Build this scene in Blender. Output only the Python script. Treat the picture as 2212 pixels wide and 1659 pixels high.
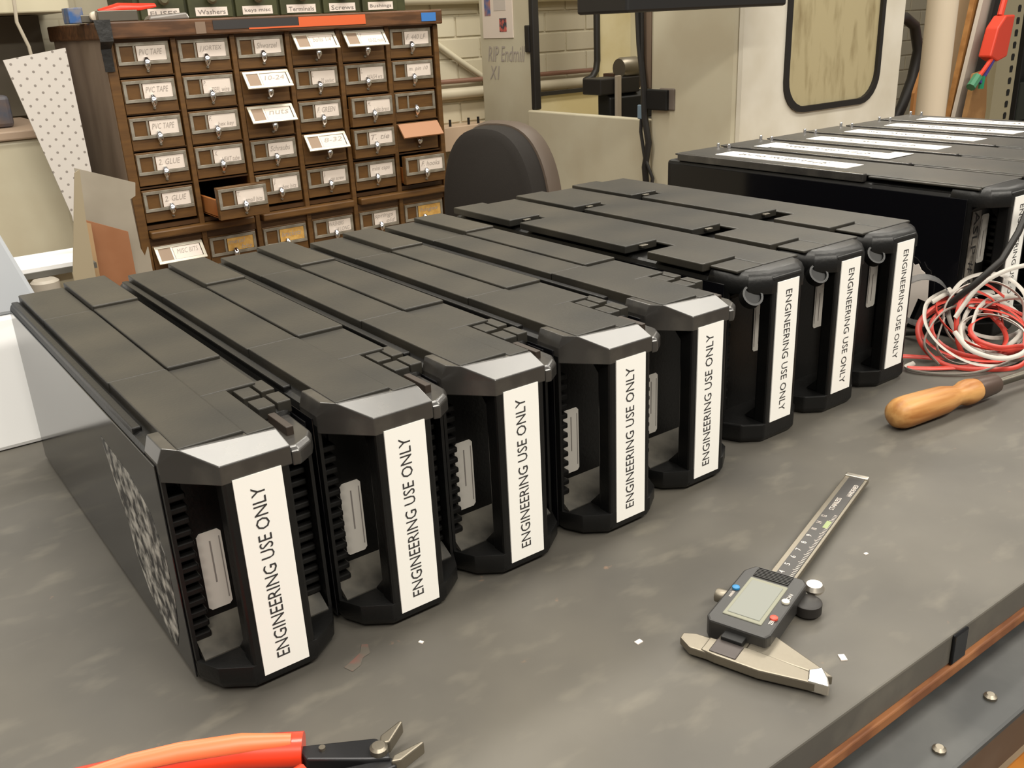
import bpy, bmesh, math, random
from mathutils import Vector, Matrix
random.seed(7)
D = bpy.data
for o in list(D.objects): D.objects.remove(o, do_unlink=True)
scene = bpy.context.scene
col = scene.collection
R = math.radians

# ------------------------------------------------------------------ camera
cam_d = D.cameras.new('camera'); cam = D.objects.new('camera', cam_d); col.objects.link(cam)
cam_d.sensor_fit = 'HORIZONTAL'; cam_d.sensor_width = 36; cam_d.lens = 32.973; cam_d.clip_start = .01
cam.matrix_world = (Matrix.Translation((-.0496, -.4201, .3242)) @ Matrix.Rotation(R(-35.75), 4, 'Z')
                    @ Matrix.Rotation(R(68.708), 4, 'X') @ Matrix.Rotation(R(-2.695), 4, 'Z'))
scene.camera = cam
# ------------------------------------------------------------------ world, lights, exposure
w = D.worlds.new('room_light'); scene.world = w; w.use_nodes = True
bg = w.node_tree.nodes['Background']; bg.inputs[0].default_value = (1, .93, .82, 1); bg.inputs[1].default_value = .20
def area(name, loc, rot, sx, sy, power, c=(1, .945, .84)):
    l = D.lights.new(name, 'AREA'); l.shape = 'RECTANGLE'; l.size = sx; l.size_y = sy; l.energy = power; l.color = c
    o = D.objects.new(name, l); o.location = loc; o.rotation_euler = rot; col.objects.link(o); return o
for x_, p_ in ((-1.1, 10), (.3, 13), (1.7, 11), (3.1, 10)): area('ceiling_tube_light', (x_, .20, 1.75), (0, 0, 0), 1.15, .32, p_)
for x_, p_ in ((.0, 14), (1.4, 14), (2.8, 15)): area('ceiling_tube_light', (x_, 1.42, 1.75), (0, 0, 0), 1.15, .30, p_)
for x_, p_ in ((-.5, 27), (.9, 27), (2.3, 20)): area('ceiling_tube_light', (x_, -1.35, 1.75), (0, 0, 0), 1.15, .30, p_)
scene.view_settings.view_transform = 'Standard'; scene.view_settings.look = 'None'
scene.view_settings.exposure = .55; scene.view_settings.gamma = 1; scene.view_settings.use_curve_mapping = False

# ------------------------------------------------------------------ materials
def lin(c):
    return tuple(((v/255)/12.92 if v/255 <= .04045 else ((v/255+.055)/1.055)**2.4) for v in c) + (1,)
MATS = {}
def mat(name, c, rough=.5, metal=0, c2=None, scale=20, detail=4, lo=.4, hi=.6, bump=0, bscale=80, stretch=None, spec=None, trans=0, alpha=1, coat=0):
    if name in MATS: return MATS[name]
    m = D.materials.new(name); m.use_nodes = True; n = m.node_tree; b = n.nodes['Principled BSDF']
    b.inputs['Base Color'].default_value = lin(c); b.inputs['Roughness'].default_value = rough; b.inputs['Metallic'].default_value = metal
    if spec is not None: b.inputs['Specular IOR Level'].default_value = spec
    if trans: b.inputs['Transmission Weight'].default_value = trans
    if coat: b.inputs['Coat Weight'].default_value = coat
    b.inputs['Alpha'].default_value = alpha
    def coords():
        tc = n.nodes.new('ShaderNodeTexCoord'); mp = n.nodes.new('ShaderNodeMapping')
        n.links.new(tc.outputs['Object'], mp.inputs[0])
        if stretch: mp.inputs['Scale'].default_value = stretch
        return mp.outputs[0]
    if c2 is not None:
        t = n.nodes.new('ShaderNodeTexNoise'); t.inputs['Scale'].default_value = scale; t.inputs['Detail'].default_value = detail
        n.links.new(coords(), t.inputs['Vector'])
        r = n.nodes.new('ShaderNodeValToRGB'); r.color_ramp.elements[0].position = lo; r.color_ramp.elements[1].position = hi
        r.color_ramp.elements[0].color = lin(c); r.color_ramp.elements[1].color = lin(c2)
        n.links.new(t.outputs['Fac'], r.inputs[0]); n.links.new(r.outputs[0], b.inputs['Base Color'])
    if bump:
        t = n.nodes.new('ShaderNodeTexNoise'); t.inputs['Scale'].default_value = bscale; t.inputs['Detail'].default_value = 3
        n.links.new(coords(), t.inputs['Vector'])
        bp = n.nodes.new('ShaderNodeBump'); bp.inputs['Strength'].default_value = bump; bp.inputs['Distance'].default_value = .002
        n.links.new(t.outputs['Fac'], bp.inputs['Height']); n.links.new(bp.outputs[0], b.inputs['Normal'])
    MATS[name] = m; return m

blk = mat('black_plastic', (11, 11, 11), .40, c2=(16, 15, 14), scale=30, bump=.08, bscale=400, spec=.38)
blktop = mat('dusty_black_plastic', (33, 32, 29), .42, c2=(55, 51, 43), scale=14, lo=.35, hi=.75, bump=.06, bscale=500, spec=.42)
blkgloss = mat('glossy_black_sheet', (12, 12, 15), .13, bump=.02, bscale=12)
blkarm = mat('highlight_black_plastic', (46, 44, 42), .27, c2=(70, 67, 62), scale=40, lo=.45, hi=.75, spec=1.0)  # black plastic lightened to paint in the overhead highlight on the bevels
grey_ledge = mat('grey_scuffed_plastic', (58, 56, 52), .4, c2=(92, 88, 80), scale=40)
dark = mat('deep_black', (9, 9, 9), .6)
white_label = mat('white_label_paper', (245, 243, 238), .6)
sticker_m = mat('grey_white_sticker', (205, 200, 192), .5)
ink = mat('black_ink', (48, 46, 46), .7)
ink3 = mat('faint_pencil', (168, 158, 150), .8)
ink2 = mat('grey_ink', (128, 122, 118), .8)
tape_m = mat('masking_tape', (246, 243, 238), .6, c2=(228, 222, 212), scale=60)
clear_tape = mat('clear_wrinkled_tape', (168, 160, 148), .3, c2=(96, 90, 84), scale=70, lo=.35, hi=.65, bump=.6, bscale=90)
steel = mat('steel', (138, 131, 118), .42, .9, bump=.05, bscale=300)
steel_d = mat('dull_steel', (120, 115, 105), .42, 1)
chrome = mat('chrome', (225, 225, 228), .12, 1)
nickel = mat('nickel_frame', (158, 152, 140), .45, .4, c2=(136, 129, 116), scale=40)
wood = mat('oak_brown', (106, 74, 36), .45, c2=(84, 57, 28), scale=14, stretch=(1, 1, 6), lo=.3, hi=.7)
wood_d = mat('oak_dark', (84, 56, 26), .45, c2=(66, 42, 20), scale=14, lo=.3, hi=.7)
wood_top = mat('worn_wood_top', (104, 70, 44), .45, c2=(78, 52, 32), scale=12, stretch=(1, 6, 6))
wood_in = mat('drawer_side_wood', (160, 102, 54), .5, c2=(150, 86, 38), scale=12)
cab_side = mat('cabinet_side_brown', (140, 124, 110), .5, c2=(122, 106, 94), scale=10, stretch=(1, 1, .2))
card = mat('white_card', (228, 216, 206), .6)
card_y = mat('yellow_card', (214, 172, 98), .6, c2=(196, 150, 78), scale=60)
beige = mat('machine_beige', (200, 193, 170), .4, c2=(193, 184, 160), scale=5)
white_pt = mat('machine_white', (228, 223, 210), .35, c2=(212, 205, 188), scale=4)
rubber = mat('black_rubber', (30, 27, 25), .5)

def brick_wall_mat(name, c1, c2, mortar):
    m = D.materials.new(name); m.use_nodes = True; n = m.node_tree; b = n.nodes['Principled BSDF']; b.inputs['Roughness'].default_value = .6
    t = n.nodes.new('ShaderNodeTexBrick'); t.inputs['Scale'].default_value = 4.6; t.inputs['Mortar Size'].default_value = .012
    t.inputs['Color1'].default_value = lin(c1); t.inputs['Color2'].default_value = lin(c2); t.inputs['Mortar'].default_value = lin(mortar)
    tc = n.nodes.new('ShaderNodeTexCoord'); mp = n.nodes.new('ShaderNodeMapping'); mp.inputs['Rotation'].default_value = (R(90), 0, 0)
    n.links.new(tc.outputs['Object'], mp.inputs[0]); n.links.new(mp.outputs[0], t.inputs[0]); n.links.new(t.outputs[0], b.inputs['Base Color'])
    return m
def table_mat():
    m = D.materials.new('worn_black_laminate'); m.use_nodes = True; n = m.node_tree; b = n.nodes['Principled BSDF']
    tc = n.nodes.new('ShaderNodeTexCoord')
    def noise(scale, detail, st, lo, hi):
        mp = n.nodes.new('ShaderNodeMapping'); mp.inputs['Scale'].default_value = st; mp.inputs['Rotation'].default_value = (0, 0, .5)
        t = n.nodes.new('ShaderNodeTexNoise'); t.inputs['Scale'].default_value = scale; t.inputs['Detail'].default_value = detail
        n.links.new(tc.outputs['Object'], mp.inputs[0]); n.links.new(mp.outputs[0], t.inputs['Vector'])
        mr = n.nodes.new('ShaderNodeMapRange'); mr.inputs[1].default_value = lo; mr.inputs[2].default_value = hi
        n.links.new(t.outputs['Fac'], mr.inputs[0]); return mr.outputs[0]
    def mix(f, a, bcol):
        x = n.nodes.new('ShaderNodeMix'); x.data_type = 'RGBA'
        n.links.new(f, x.inputs['Factor'])
        if isinstance(a, tuple): x.inputs['A'].default_value = a
        else: n.links.new(a, x.inputs['A'])
        x.inputs['B'].default_value = bcol; return x.outputs['Result']
    c = mix(noise(7, 6, (1, 1, 1), .35, .7), lin((75, 72, 67)), lin((93, 89, 81)))
    c = mix(noise(26, 8, (1, 2.0, 1), .55, .95), c, lin((113, 108, 97)))
    c = mix(noise(60, 4, (1, 1, 1), .72, .78), c, lin((120, 98, 82)))
    n.links.new(c, b.inputs['Base Color'])
    n.links.new(noise(12, 5, (1, 1, 1), -.6, 1.4), b.inputs['Roughness'])
    b.inputs['Specular IOR Level'].default_value = .45
    return m
def scrape_mat():
    m = D.materials.new('scraped_glue_residue'); m.use_nodes = True; n = m.node_tree; b = n.nodes['Principled BSDF']
    tc = n.nodes.new('ShaderNodeTexCoord'); t = n.nodes.new('ShaderNodeTexNoise'); t.inputs['Scale'].default_value = 130; t.inputs['Detail'].default_value = 6
    n.links.new(tc.outputs['Object'], t.inputs['Vector'])
    r = n.nodes.new('ShaderNodeValToRGB'); e = r.color_ramp.elements; e[0].position = .42; e[0].color = lin((34, 33, 34)); e[1].position = .66; e[1].color = lin((188, 184, 176))
    n.links.new(t.outputs['Fac'], r.inputs[0]); n.links.new(r.outputs[0], b.inputs['Base Color']); b.inputs['Roughness'].default_value = .45
    bp = n.nodes.new('ShaderNodeBump'); bp.inputs['Strength'].default_value = .7; bp.inputs['Distance'].default_value = .001
    n.links.new(t.outputs['Fac'], bp.inputs['Height']); n.links.new(bp.outputs[0], b.inputs['Normal'])
    return m
def peg_mat():
    m = D.materials.new('perforated_white_board'); m.use_nodes = True; n = m.node_tree; b = n.nodes['Principled BSDF']
    tc = n.nodes.new('ShaderNodeTexCoord'); mp = n.nodes.new('ShaderNodeMapping'); mp.inputs['Rotation'].default_value = (0, R(40), 0); mp.inputs['Scale'].default_value = (46, 46, 46)
    n.links.new(tc.outputs['Object'], mp.inputs[0])
    fr = n.nodes.new('ShaderNodeVectorMath'); fr.operation = 'FRACTION'; n.links.new(mp.outputs[0], fr.inputs[0])
    sb = n.nodes.new('ShaderNodeVectorMath'); sb.operation = 'SUBTRACT'; sb.inputs[1].default_value = (.5, .5, .5); n.links.new(fr.outputs[0], sb.inputs[0])
    mu = n.nodes.new('ShaderNodeVectorMath'); mu.operation = 'MULTIPLY'; mu.inputs[1].default_value = (1, 0, 1); n.links.new(sb.outputs[0], mu.inputs[0])
    ln = n.nodes.new('ShaderNodeVectorMath'); ln.operation = 'LENGTH'; n.links.new(mu.outputs[0], ln.inputs[0])
    lt = n.nodes.new('ShaderNodeMath'); lt.operation = 'LESS_THAN'; lt.inputs[1].default_value = .14; n.links.new(ln.outputs['Value'], lt.inputs[0])
    x = n.nodes.new('ShaderNodeMix'); x.data_type = 'RGBA'; x.inputs['A'].default_value = lin((204, 198, 192)); x.inputs['B'].default_value = lin((140, 132, 126))
    n.links.new(lt.outputs[0], x.inputs['Factor']); n.links.new(x.outputs['Result'], b.inputs['Base Color'])
    return m

# ------------------------------------------------------------------ mesh helpers
class MB:
    def __init__(s): s.v = []; s.f = []
    def add(s, vs, fs):
        k = len(s.v); s.v += [tuple(v) for v in vs]; s.f += [tuple(i+k for i in f) for f in fs]; return s
    def box(s, a, b):
        (x0, y0, z0), (x1, y1, z1) = a, b
        x0, x1 = min(x0, x1), max(x0, x1); y0, y1 = min(y0, y1), max(y0, y1); z0, z1 = min(z0, z1), max(z0, z1)
        return s.add([(x0,y0,z0),(x1,y0,z0),(x1,y1,z0),(x0,y1,z0),(x0,y0,z1),(x1,y0,z1),(x1,y1,z1),(x0,y1,z1)],
                     [(0,3,2,1),(4,5,6,7),(0,1,5,4),(1,2,6,5),(2,3,7,6),(3,0,4,7)])
    def rings(s, rs, cap=True):
        n = len(rs[0]); vs = [p for r in rs for p in r]; fs = []
        for i in range(len(rs)-1):
            for j in range(n): fs.append((i*n+j, i*n+(j+1)%n, (i+1)*n+(j+1)%n, (i+1)*n+j))
        if cap: fs += [tuple(range(n-1, -1, -1)), tuple(range((len(rs)-1)*n, len(rs)*n))]
        return s.add(vs, fs)
    def prism(s, poly, axis, a, b):
        f = {'z': lambda p, t: (p[0], p[1], t), 'y': lambda p, t: (p[0], t, p[1]), 'x': lambda p, t: (t, p[0], p[1])}[axis]
        return s.rings([[f(p, a) for p in poly], [f(p, b) for p in poly]])
    def lathe(s, prof, o=(0,0,0), axis=(0,0,1), n=20):
        q = Vector(axis).normalized().to_track_quat('Z', 'Y'); o = Vector(o); rs = []
        for r, t in prof: rs.append([o + q @ Vector((max(r, 1e-5)*math.cos(2*math.pi*k/n), max(r, 1e-5)*math.sin(2*math.pi*k/n), t)) for k in range(n)])
        return s.rings(rs)
    def tube(s, pts, r, n=8, flat=1.0):
        pts = [Vector(p) for p in pts]; rs = []; prev = None
        for i, p in enumerate(pts):
            t = (pts[min(i+1, len(pts)-1)] - pts[max(i-1, 0)]).normalized()
            if prev is None: u = t.orthogonal().normalized()
            else:
                u = prev - t*prev.dot(t); u = u.normalized() if u.length > 1e-6 else t.orthogonal().normalized()
            prev = u; vv = t.cross(u); rr = r[i] if isinstance(r, (list, tuple)) else r
            rs.append([p + u*(rr*math.cos(2*math.pi*k/n)) + vv*(rr*flat*math.sin(2*math.pi*k/n)) for k in range(n)])
        return s.rings(rs)
    def build(s, name, m, parent=None, bevel=0, seg=2, smooth=False, loc=None):
        me = D.meshes.new(name); bm = bmesh.new()
        vs = [bm.verts.new(v) for v in s.v]
        for f in s.f:
            try: bm.faces.new([vs[i] for i in f])
            except ValueError: pass
        bmesh.ops.recalc_face_normals(bm, faces=bm.faces)
        if bevel:
            es = [e for e in bm.edges if len(e.link_faces) == 2 and e.calc_face_angle(0) > .45]
            bmesh.ops.bevel(bm, geom=es, offset=bevel, segments=seg, profile=.5, affect='EDGES', clamp_overlap=True)
        if smooth:
            for f in bm.faces: f.smooth = True
        bm.to_mesh(me); bm.free(); me.materials.append(m)
        if smooth:
            try: me.set_sharp_from_angle(angle=R(40))
            except Exception: pass
        o = D.objects.new(name, me); col.objects.link(o)
        if loc: o.location = loc
        if parent: o.parent = parent
        return o
def bx(name, a, b, m, parent=None, bevel=0, **k): return MB().box(a, b).build(name, m, parent, bevel, **k)
def empty(name, label, cat, loc=(0,0,0), rotz=0, group=None):
    o = D.objects.new(name, None); o.empty_display_size = .02; col.objects.link(o); o.location = loc; o.rotation_euler[2] = rotz
    return tag(o, label, cat, group)
def tag(o, label=None, cat=None, group=None, kind=None):
    if label: o['label'] = label
    if cat: o['category'] = cat
    if group: o['group'] = group
    if kind: o['kind'] = kind
    return o
def copy_tree(o, parent=None):
    c = o.copy(); col.objects.link(c)
    if parent: c.parent = parent
    for ch in list(o.children): copy_tree(ch, c)
    return c
_tc = {}
def text_verts(body, shear=0):
    key = (body, shear)
    if key not in _tc:
        cu = D.curves.new('txt', 'FONT'); cu.body = body; cu.size = 1; cu.shear = shear; cu.resolution_u = 2
        o = D.objects.new('txt', cu); col.objects.link(o); bpy.context.view_layer.update()
        me = D.meshes.new_from_object(o.evaluated_get(bpy.context.evaluated_depsgraph_get()))
        vs = [tuple(v.co) for v in me.vertices]; fs = [tuple(p.vertices) for p in me.polygons]
        D.objects.remove(o, do_unlink=True); D.curves.remove(cu); D.meshes.remove(me)
        x0 = min(v[0] for v in vs); x1 = max(v[0] for v in vs); y0 = min(v[1] for v in vs); y1 = max(v[1] for v in vs)
        _tc[key] = ([((v[0]-x0)/(x1-x0), (v[1]-y0)/(y1-y0)) for v in vs], fs)
    return _tc[key]
def text(name, body, org, ax, ay, m, parent=None, shear=0):
    """fit body into the parallelogram org + s*ax + t*ay"""
    vs, fs = text_verts(body, shear); org, ax, ay = Vector(org), Vector(ax), Vector(ay)
    return MB().add([org + ax*a + ay*b for a, b in vs], fs).build(name, m, parent)
def poly_sheet(name, pts, y0, y1, m, parent=None, bevel=0):
    return MB().prism(pts, 'y', y0, y1).build(name, m, parent, bevel)

H = .14
# ================================================================== setting
FZ = -.9
tag(bx('floor', (-2.5, -2.5, FZ-.05), (8.5, 2.78, FZ), mat('workshop_floor', (150, 128, 100), .5, c2=(132, 112, 88), scale=6)), kind='structure', label='brown workshop floor')
tag(bx('wall_back', (-2.5, 2.75, FZ), (8.5, 2.85, 2.0), brick_wall_mat('painted_brick', (205, 197, 174), (202, 193, 169), (193, 183, 158))), kind='structure', label='cream painted brick wall')

wall = D.objects['wall_back']
bm_ = [mat('cream_brick', (206, 198, 175), .45, bump=.15, bscale=60), mat('cream_brick_dull', (201, 192, 168), .5, bump=.15, bscale=60)]
bdat = []
for m_ in bm_:
    o = bx('brick', (0, -.004, 0), (.208, .006, .070), m_, wall, .0025); bdat.append(o.data); D.objects.remove(o)
for r_ in range(9):
    for c_ in range(22):
        o = D.objects.new('brick', bdat[(r_*5+c_*3+r_*c_) % 2]); col.objects.link(o); o.parent = wall
        o.location = (1.40+c_*.216+(.108 if r_ % 2 else 0), 2.7485, -.20+r_*.078)
# ================================================================== workbench
bench = empty('workbench', 'black laminate workbench with brown wooden edge strip', 'workbench', (0, 0, FZ))
def onb(o): o.location.z -= FZ; return o
onb(bx('table_top', (-.75, -.213, -.020), (1.75, .60, 0), table_mat(), bench, .0012))
onb(bx('edge_strip', (-.75, -.2155, -.0275), (1.75, .60, -.0205), mat('brown_hardboard', (142, 92, 54), .7, c2=(112, 68, 40), scale=30, stretch=(1, 8, 1)), bench, .001))
onb(bx('front_rail', (-.75, -.252, -.060), (1.75, -.150, -.030), mat('black_rail', (46, 47, 47), .45, c2=(74, 74, 72), scale=16, lo=.45, hi=.8), bench, .002))
onb(bx('under_frame', (-.72, -.14, -.09), (1.72, .58, -.0275), wood_d, bench))
for (x, y) in ((-.68, -.12), (1.62, -.12), (-.68, .50), (1.62, .50)):
    bx('leg', (x, y, 0), (x+.06, y+.06, .815), steel_d, bench)
for x, y in ((.452, -.232), (.392, -.236), (.335, -.240)):
    onb(MB().lathe([(.0035, 0), (.0035, .0015), (.002, .0028)], (x, y, -.030), n=10).build('bolt', steel, bench, smooth=True))
onb(bx('edge_bracket', (.388, -.2150, -.0195), (.402, -.2128, -.0003), blkgloss, bench, .0008))

# ================================================================== battery packs
W2 = .28
def make_pack(kind, S, label, group):
    """kind 'A' upright, 'B'/'C' lying on the other edge (turned half round its long axis)"""
    t = empty('battery_pack', label, 'battery pack', group=group)
    flip = kind != 'A'
    def T(p): return (-p[0]*S, p[1]*S, (1-p[2])*S) if flip else (p[0]*S, p[1]*S, p[2]*S)
    def N(p): return (p[0]*S, p[1]*S, p[2]*S)
    def tb(name, a, b, m, bev=0, par=t, f=T, **k): return bx(name, f(a), f(b), m, par, bev*S, **k)
    def ring(pl, z): return [T((u, v, z)) for u, v in pl]
    # shell with rounded back end
    z0 = .0 if not flip else .045
    z1 = .955 if not flip else 1.0
    tb('shell', (-W2, .30, z0), (W2, 2.85, z1), blk, .03)
    for sgn in (-1, 1):
        tb('side_sheet', (sgn*W2, .20, z0+.03), (sgn*(W2+.006), 2.80, z1-.03), blkgloss, .004)
        # cheek beside the grip recess
        tb('cheek', (sgn*.266, .172, .10), (sgn*W2, .31, .90), blk)
        rm = None
        for k in range(13):
            z = .185 + k*.049
            if rm is None:
                r_ = tb('rib', (sgn*.195, .215, -.013), (sgn*.264, .300, .013), blk, .006, f=lambda p: (p[0]*S, p[1]*S, p[2]*S)); rm = r_
                if flip: r_.data.transform(Matrix.Scale(-1, 4, (1, 0, 0))); r_.data.flip_normals()
            else:
                r_ = rm.copy(); col.objects.link(r_)
            r_.location.z = ((1-z) if flip else z)*S
    # lower arm of the handle frame (underneath for A, on top for B)
    P0 = [(-W2, .32), (-W2, .17), (-.235, .075), (-.13, 0), (.13, 0), (.235, .075), (W2, .17), (W2, .32)]
    def inset(d): return [(-W2+d, .32), (-W2+d, .17+d*.4), (-.235+d*.75, .075+d*.8), (-.13+d*.4, d), (.13-d*.4, d), (.235-d*.75, .075+d*.8), (W2-d, .17+d*.4), (W2-d, .32)]
    Pin = inset(.025)
    MB().rings([ring(inset(.060), 0), ring(inset(.034), .007), ring(inset(.014), .024), ring(P0, .055), ring(P0, .12)]).build('lower_arm', blk, t, .003*S, smooth=True)
    # ledge inside the grip
    MB().add([T(p) for p in [(-.255,.30,.215),(.255,.30,.215),(.255,.15,.125),(-.255,.15,.125),(-.255,.30,.11),(.255,.30,.11),(.255,.15,.11),(-.255,.15,.11)]],
             [(0,1,2,3),(7,6,5,4),(0,4,5,1),(1,5,6,2),(2,6,7,3),(3,7,4,0)]).build('grip_ledge', grey_ledge if not flip else blk, t)
    # upper arm
    if kind == 'A':
        Q0 = [(-W2, .32), (-W2, .17), (-.125, 0), (.135, 0), (.135, .32)]
        Q1 = [(-.262, .32), (-.262, .155), (-.225, .105), (.122, .080), (.122, .32)]
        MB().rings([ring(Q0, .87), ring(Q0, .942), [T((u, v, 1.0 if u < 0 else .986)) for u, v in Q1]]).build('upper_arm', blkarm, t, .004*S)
        L = [(.137, .002), (.165, -.004), (.232, .045), (.262, .10), (.268, .32), (.137, .32)]
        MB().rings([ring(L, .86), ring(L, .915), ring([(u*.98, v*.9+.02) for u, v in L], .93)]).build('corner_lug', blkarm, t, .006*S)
        tb('arm_inlay', (.0128, .115, .985), (.0154, .56, .9945), dark)
    else:
        Q0 = P0
        MB().rings([ring(P0, .88), ring(P0, .965), ring(Pin, 1.0)]).build('upper_arm', blk, t, .008*S)
    # handle bar and gussets
    tb('handle_bar', (-.125, .001, .03), (.125, .085, .945 if not flip else .97), blk, .012)
    for za, zb in ((.875, .80), (.12, .20)):
        MB().rings([[T((u, .08, za)), T((u, .155, za)), T((u, .08, zb))] for u in (-.118, .118)]).build('gusset', blk, t)
    tb('grip_wall', (-.19, .285, .12), (.19, .302, .88), blk)
    # big label
    lb = tb('name_label', (-.09, -.0045, .063), (.09, .0012, .88), white_label)
    text('lettering', 'ENGINEERING USE ONLY', T((.018, -.0062, .118)), Vector(T((.018, 0, .83)))-Vector(T((.018, 0, .118))), Vector(T((-.034, 0, 0)))-Vector(T((.018, 0, 0))), ink, lb)
    # serial sticker inside the grip
    st = MB().prism([(T((u, .27, 0))[0], T((0, .27, z))[2]) for u, z in [(-.172,.25),(-.160,.237),(-.090,.237),(-.078,.25),(-.078,.557),(-.090,.57),(-.160,.57),(-.172,.557)]], 'y', .283*S, .279*S).build('serial_sticker', sticker_m, t)
    tb('print_line', (-.128, .2788, .35), (-.122, .2778, .53), ink2, par=st)
    tb('print_line', (-.090, .2788, .27), (-.086, .2778, .54), ink2, par=st)
    # ------------------------------------------------ upper face
    if kind == 'A':
        for v0, v1, z in ((.108, .960, 1.003), (.966, 2.165, 1.0), (2.171, 2.81, .997)):
            tb('top_panel', (-.225 if v0 > .5 else -.222, v0, .95), (.012, v1, z), blktop, .005, f=N)
        for v0, v1, z in ((.565, .955, .9935), (.955, 2.150, 1.009), (2.150, 2.81, 1.024)):
            tb('top_panel', (.016, v0, .95), (.245, v1, z), blktop, .006, f=N)
        tb('top_panel', (.016, .088, .95), (.120, .565, .9935), blktop, .005, f=N)
        tb('side_rail', (-.272, .48, .94), (-.236, 2.78, .972), blk, .006, f=N)
        tb('side_rail', (.252, .62, .93), (.284, 2.78, .966), blk, .006, f=N)
        for u0, u1, v0, v1 in ((.145, .215, .448, .56), (.145, .215, .300, .41), (.228, .285, .470, .60), (.228, .285, .315, .43)):
            tb('latch_tooth', (u0, v0, .93), (u1, v1, .984), blktop, .005, f=N)
        tb('latch_hook', (.170, .11, .90), (.200, .28, .965), mat('brown_black', (44, 34, 26), .5), .004, f=N)
    elif kind == 'B':
        tb('top_panel', (-.045, .135, .99), (.255, 2.80, 1.006), blktop, .008, f=N)
        for v0, v1 in ((2.10, 2.80), (.945, 1.985), (.33, .76)):
            tb('top_panel', (-.315, v0, .975), (-.050, v1, 1.022), blktop, .006, f=N)
        tb('top_panel', (-.262, .135, .99), (-.050, .325, 1.006), blktop, .006, f=N)
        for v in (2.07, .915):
            tb('glint_tab', (-.205, v, .995), (-.150, v+.03, 1.012), steel_d, .004, f=N)  # small steel piece standing in for the glint on the panel's front edge
        pr_ = MB().lathe([(.060*S, 0), (.060*S, .05*S), (.048*S, .05*S), (.044*S, .02*S)], N((-.215, .085, .855)), (-.25, -.75, .6), 24).build('connector_port', blk, t, smooth=True)
        MB().lathe([(.047*S, 0), (.047*S, .036*S)], N((-.2155, .0835, .8562)), (-.25, -.75, .6), 20).build('port_hole', dark, pr_)
    else:
        tb('top_panel', (-.235, .14, .99), (.265, 2.80, 1.004), blktop, .008, f=N)
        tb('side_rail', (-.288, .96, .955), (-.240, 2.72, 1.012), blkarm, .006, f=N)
        tb('top_panel', (-.275, .14, .985), (-.240, .93, 1.0), blktop, .006, f=N)
        for v in (2.62, 2.74):
            MB().lathe([(.014*S, 0), (.014*S, .035*S), (.010*S, .042*S)], N((.235, v, 1.0)), n=10).build('steel_pin', chrome, t, smooth=True)
    return t

ordn = ['second', 'third', 'fourth', 'fifth']
gA = 'upright battery packs with lettering that reads upwards'
A = make_pack('A', H, 'black battery pack with scraped glossy side, beside the white storage tub', gA)
posA = [(.635, -.080), (1.234, -.072), (1.804, -.061), (2.395, -.102), (2.997, -.032)]
packs = []
for i, (x, y) in enumerate(posA):
    o = A if i == 0 else copy_tree(A)
    o.location = (x*H, y*H, 0)
    if i: o['label'] = 'black battery pack lettered ENGINEERING USE ONLY, %s from the one with the scraped side' % ordn[i-1]
    packs.append(o)
gB = 'battery packs turned over so the lettering reads downwards'
B = make_pack('B', H, 'battery pack with downward lettering, touching the packs lettered upwards', gB)
for i, (x, y, l) in enumerate([(3.741, .09, None), (4.341, .116, 'battery pack with downward lettering, in the middle of three turned over'), (4.937, .143, 'battery pack with downward lettering, beside the clear tape loop')]):
    o = B if i == 0 else copy_tree(B)
    o.location = (x*H, y*H, 0)
    if l: o['label'] = l
gC = 'battery packs with white tape written along the top'
S2 = 1.09*H
C = make_pack('C', S2, 'taped battery pack with bare dark side facing the lettered row', gC)
tape_txt = ['SLP # 6 cells bad, low volt', 'SLP # 4   cells ok   balance', 'SLP # 2   charge   test  ok', 'SLP # 5   charge   test', 'SLP # 3   cells   ok', 'SLP # 1   test']
nm = ['second', 'third', 'fourth', 'fifth', 'sixth']
cs = [C] + [copy_tree(C) for _ in range(5)]
for i, o in enumerate(cs):
    o.location = (.886+i*.0905, .020+(.004 if i % 2 else 0), 0)
    if i: o['label'] = 'battery pack with white written tape on top, %s from the bare dark-sided one' % nm[i-1]
    tp = bx('top_tape', (-.115*S2, 1.22*S2, 1.0045*S2), (.105*S2, 2.46*S2, 1.008*S2), tape_m, o)
    text('handwriting', tape_txt[i], (.045*S2, 1.45*S2, 1.0095*S2), (0, .85*S2, 0), (-.090*S2, 0, 0), ink, tp, .3)
    if i == 1:
        bx('tape_end', (-.17*S2, 1.20*S2, 1.0085*S2), (.17*S2, 1.36*S2, 1.011*S2), tape_m, o)
        bx('tape_end', (-.17*S2, 2.34*S2, 1.0085*S2), (.12*S2, 2.48*S2, 1.011*S2), tape_m, o)
    wt = bx('wall_tape', (-.055*S2, .272*S2, .20*S2), (.055*S2, .278*S2, .86*S2), clear_tape, o)
    text('handwriting', 'ASLP # 6' if i == 0 else 'SLP # %d' % (i+1), (-.035*S2, .2705*S2, .80*S2), (0, 0, -.52*S2), (.07*S2, 0, 0), ink, wt)
# scraped patch on the first pack
pts = [(1.017,.766),(.62,.735),(.40,.66),(.30,.52),(.29,.33),(.33,.17),(.40,.06),(.47,.055),(.70,.165),(.80,.30),(.83,.45),(.93,.60)]
MB().prism([(v*H, z*H) for v, z in pts], 'x', -(W2+.0064)*H, -(W2+.0072)*H).build('scraped_patch', scrape_mat(), packs[0])
MB().tube([Vector((-.05, .06, .165))*H, Vector((.02, .10, .19))*H, Vector((.06, .12, .175))*H], [.02*H, .04*H, .015*H], 6, .3).build('label_scrap', white_label, packs[0])

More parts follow.
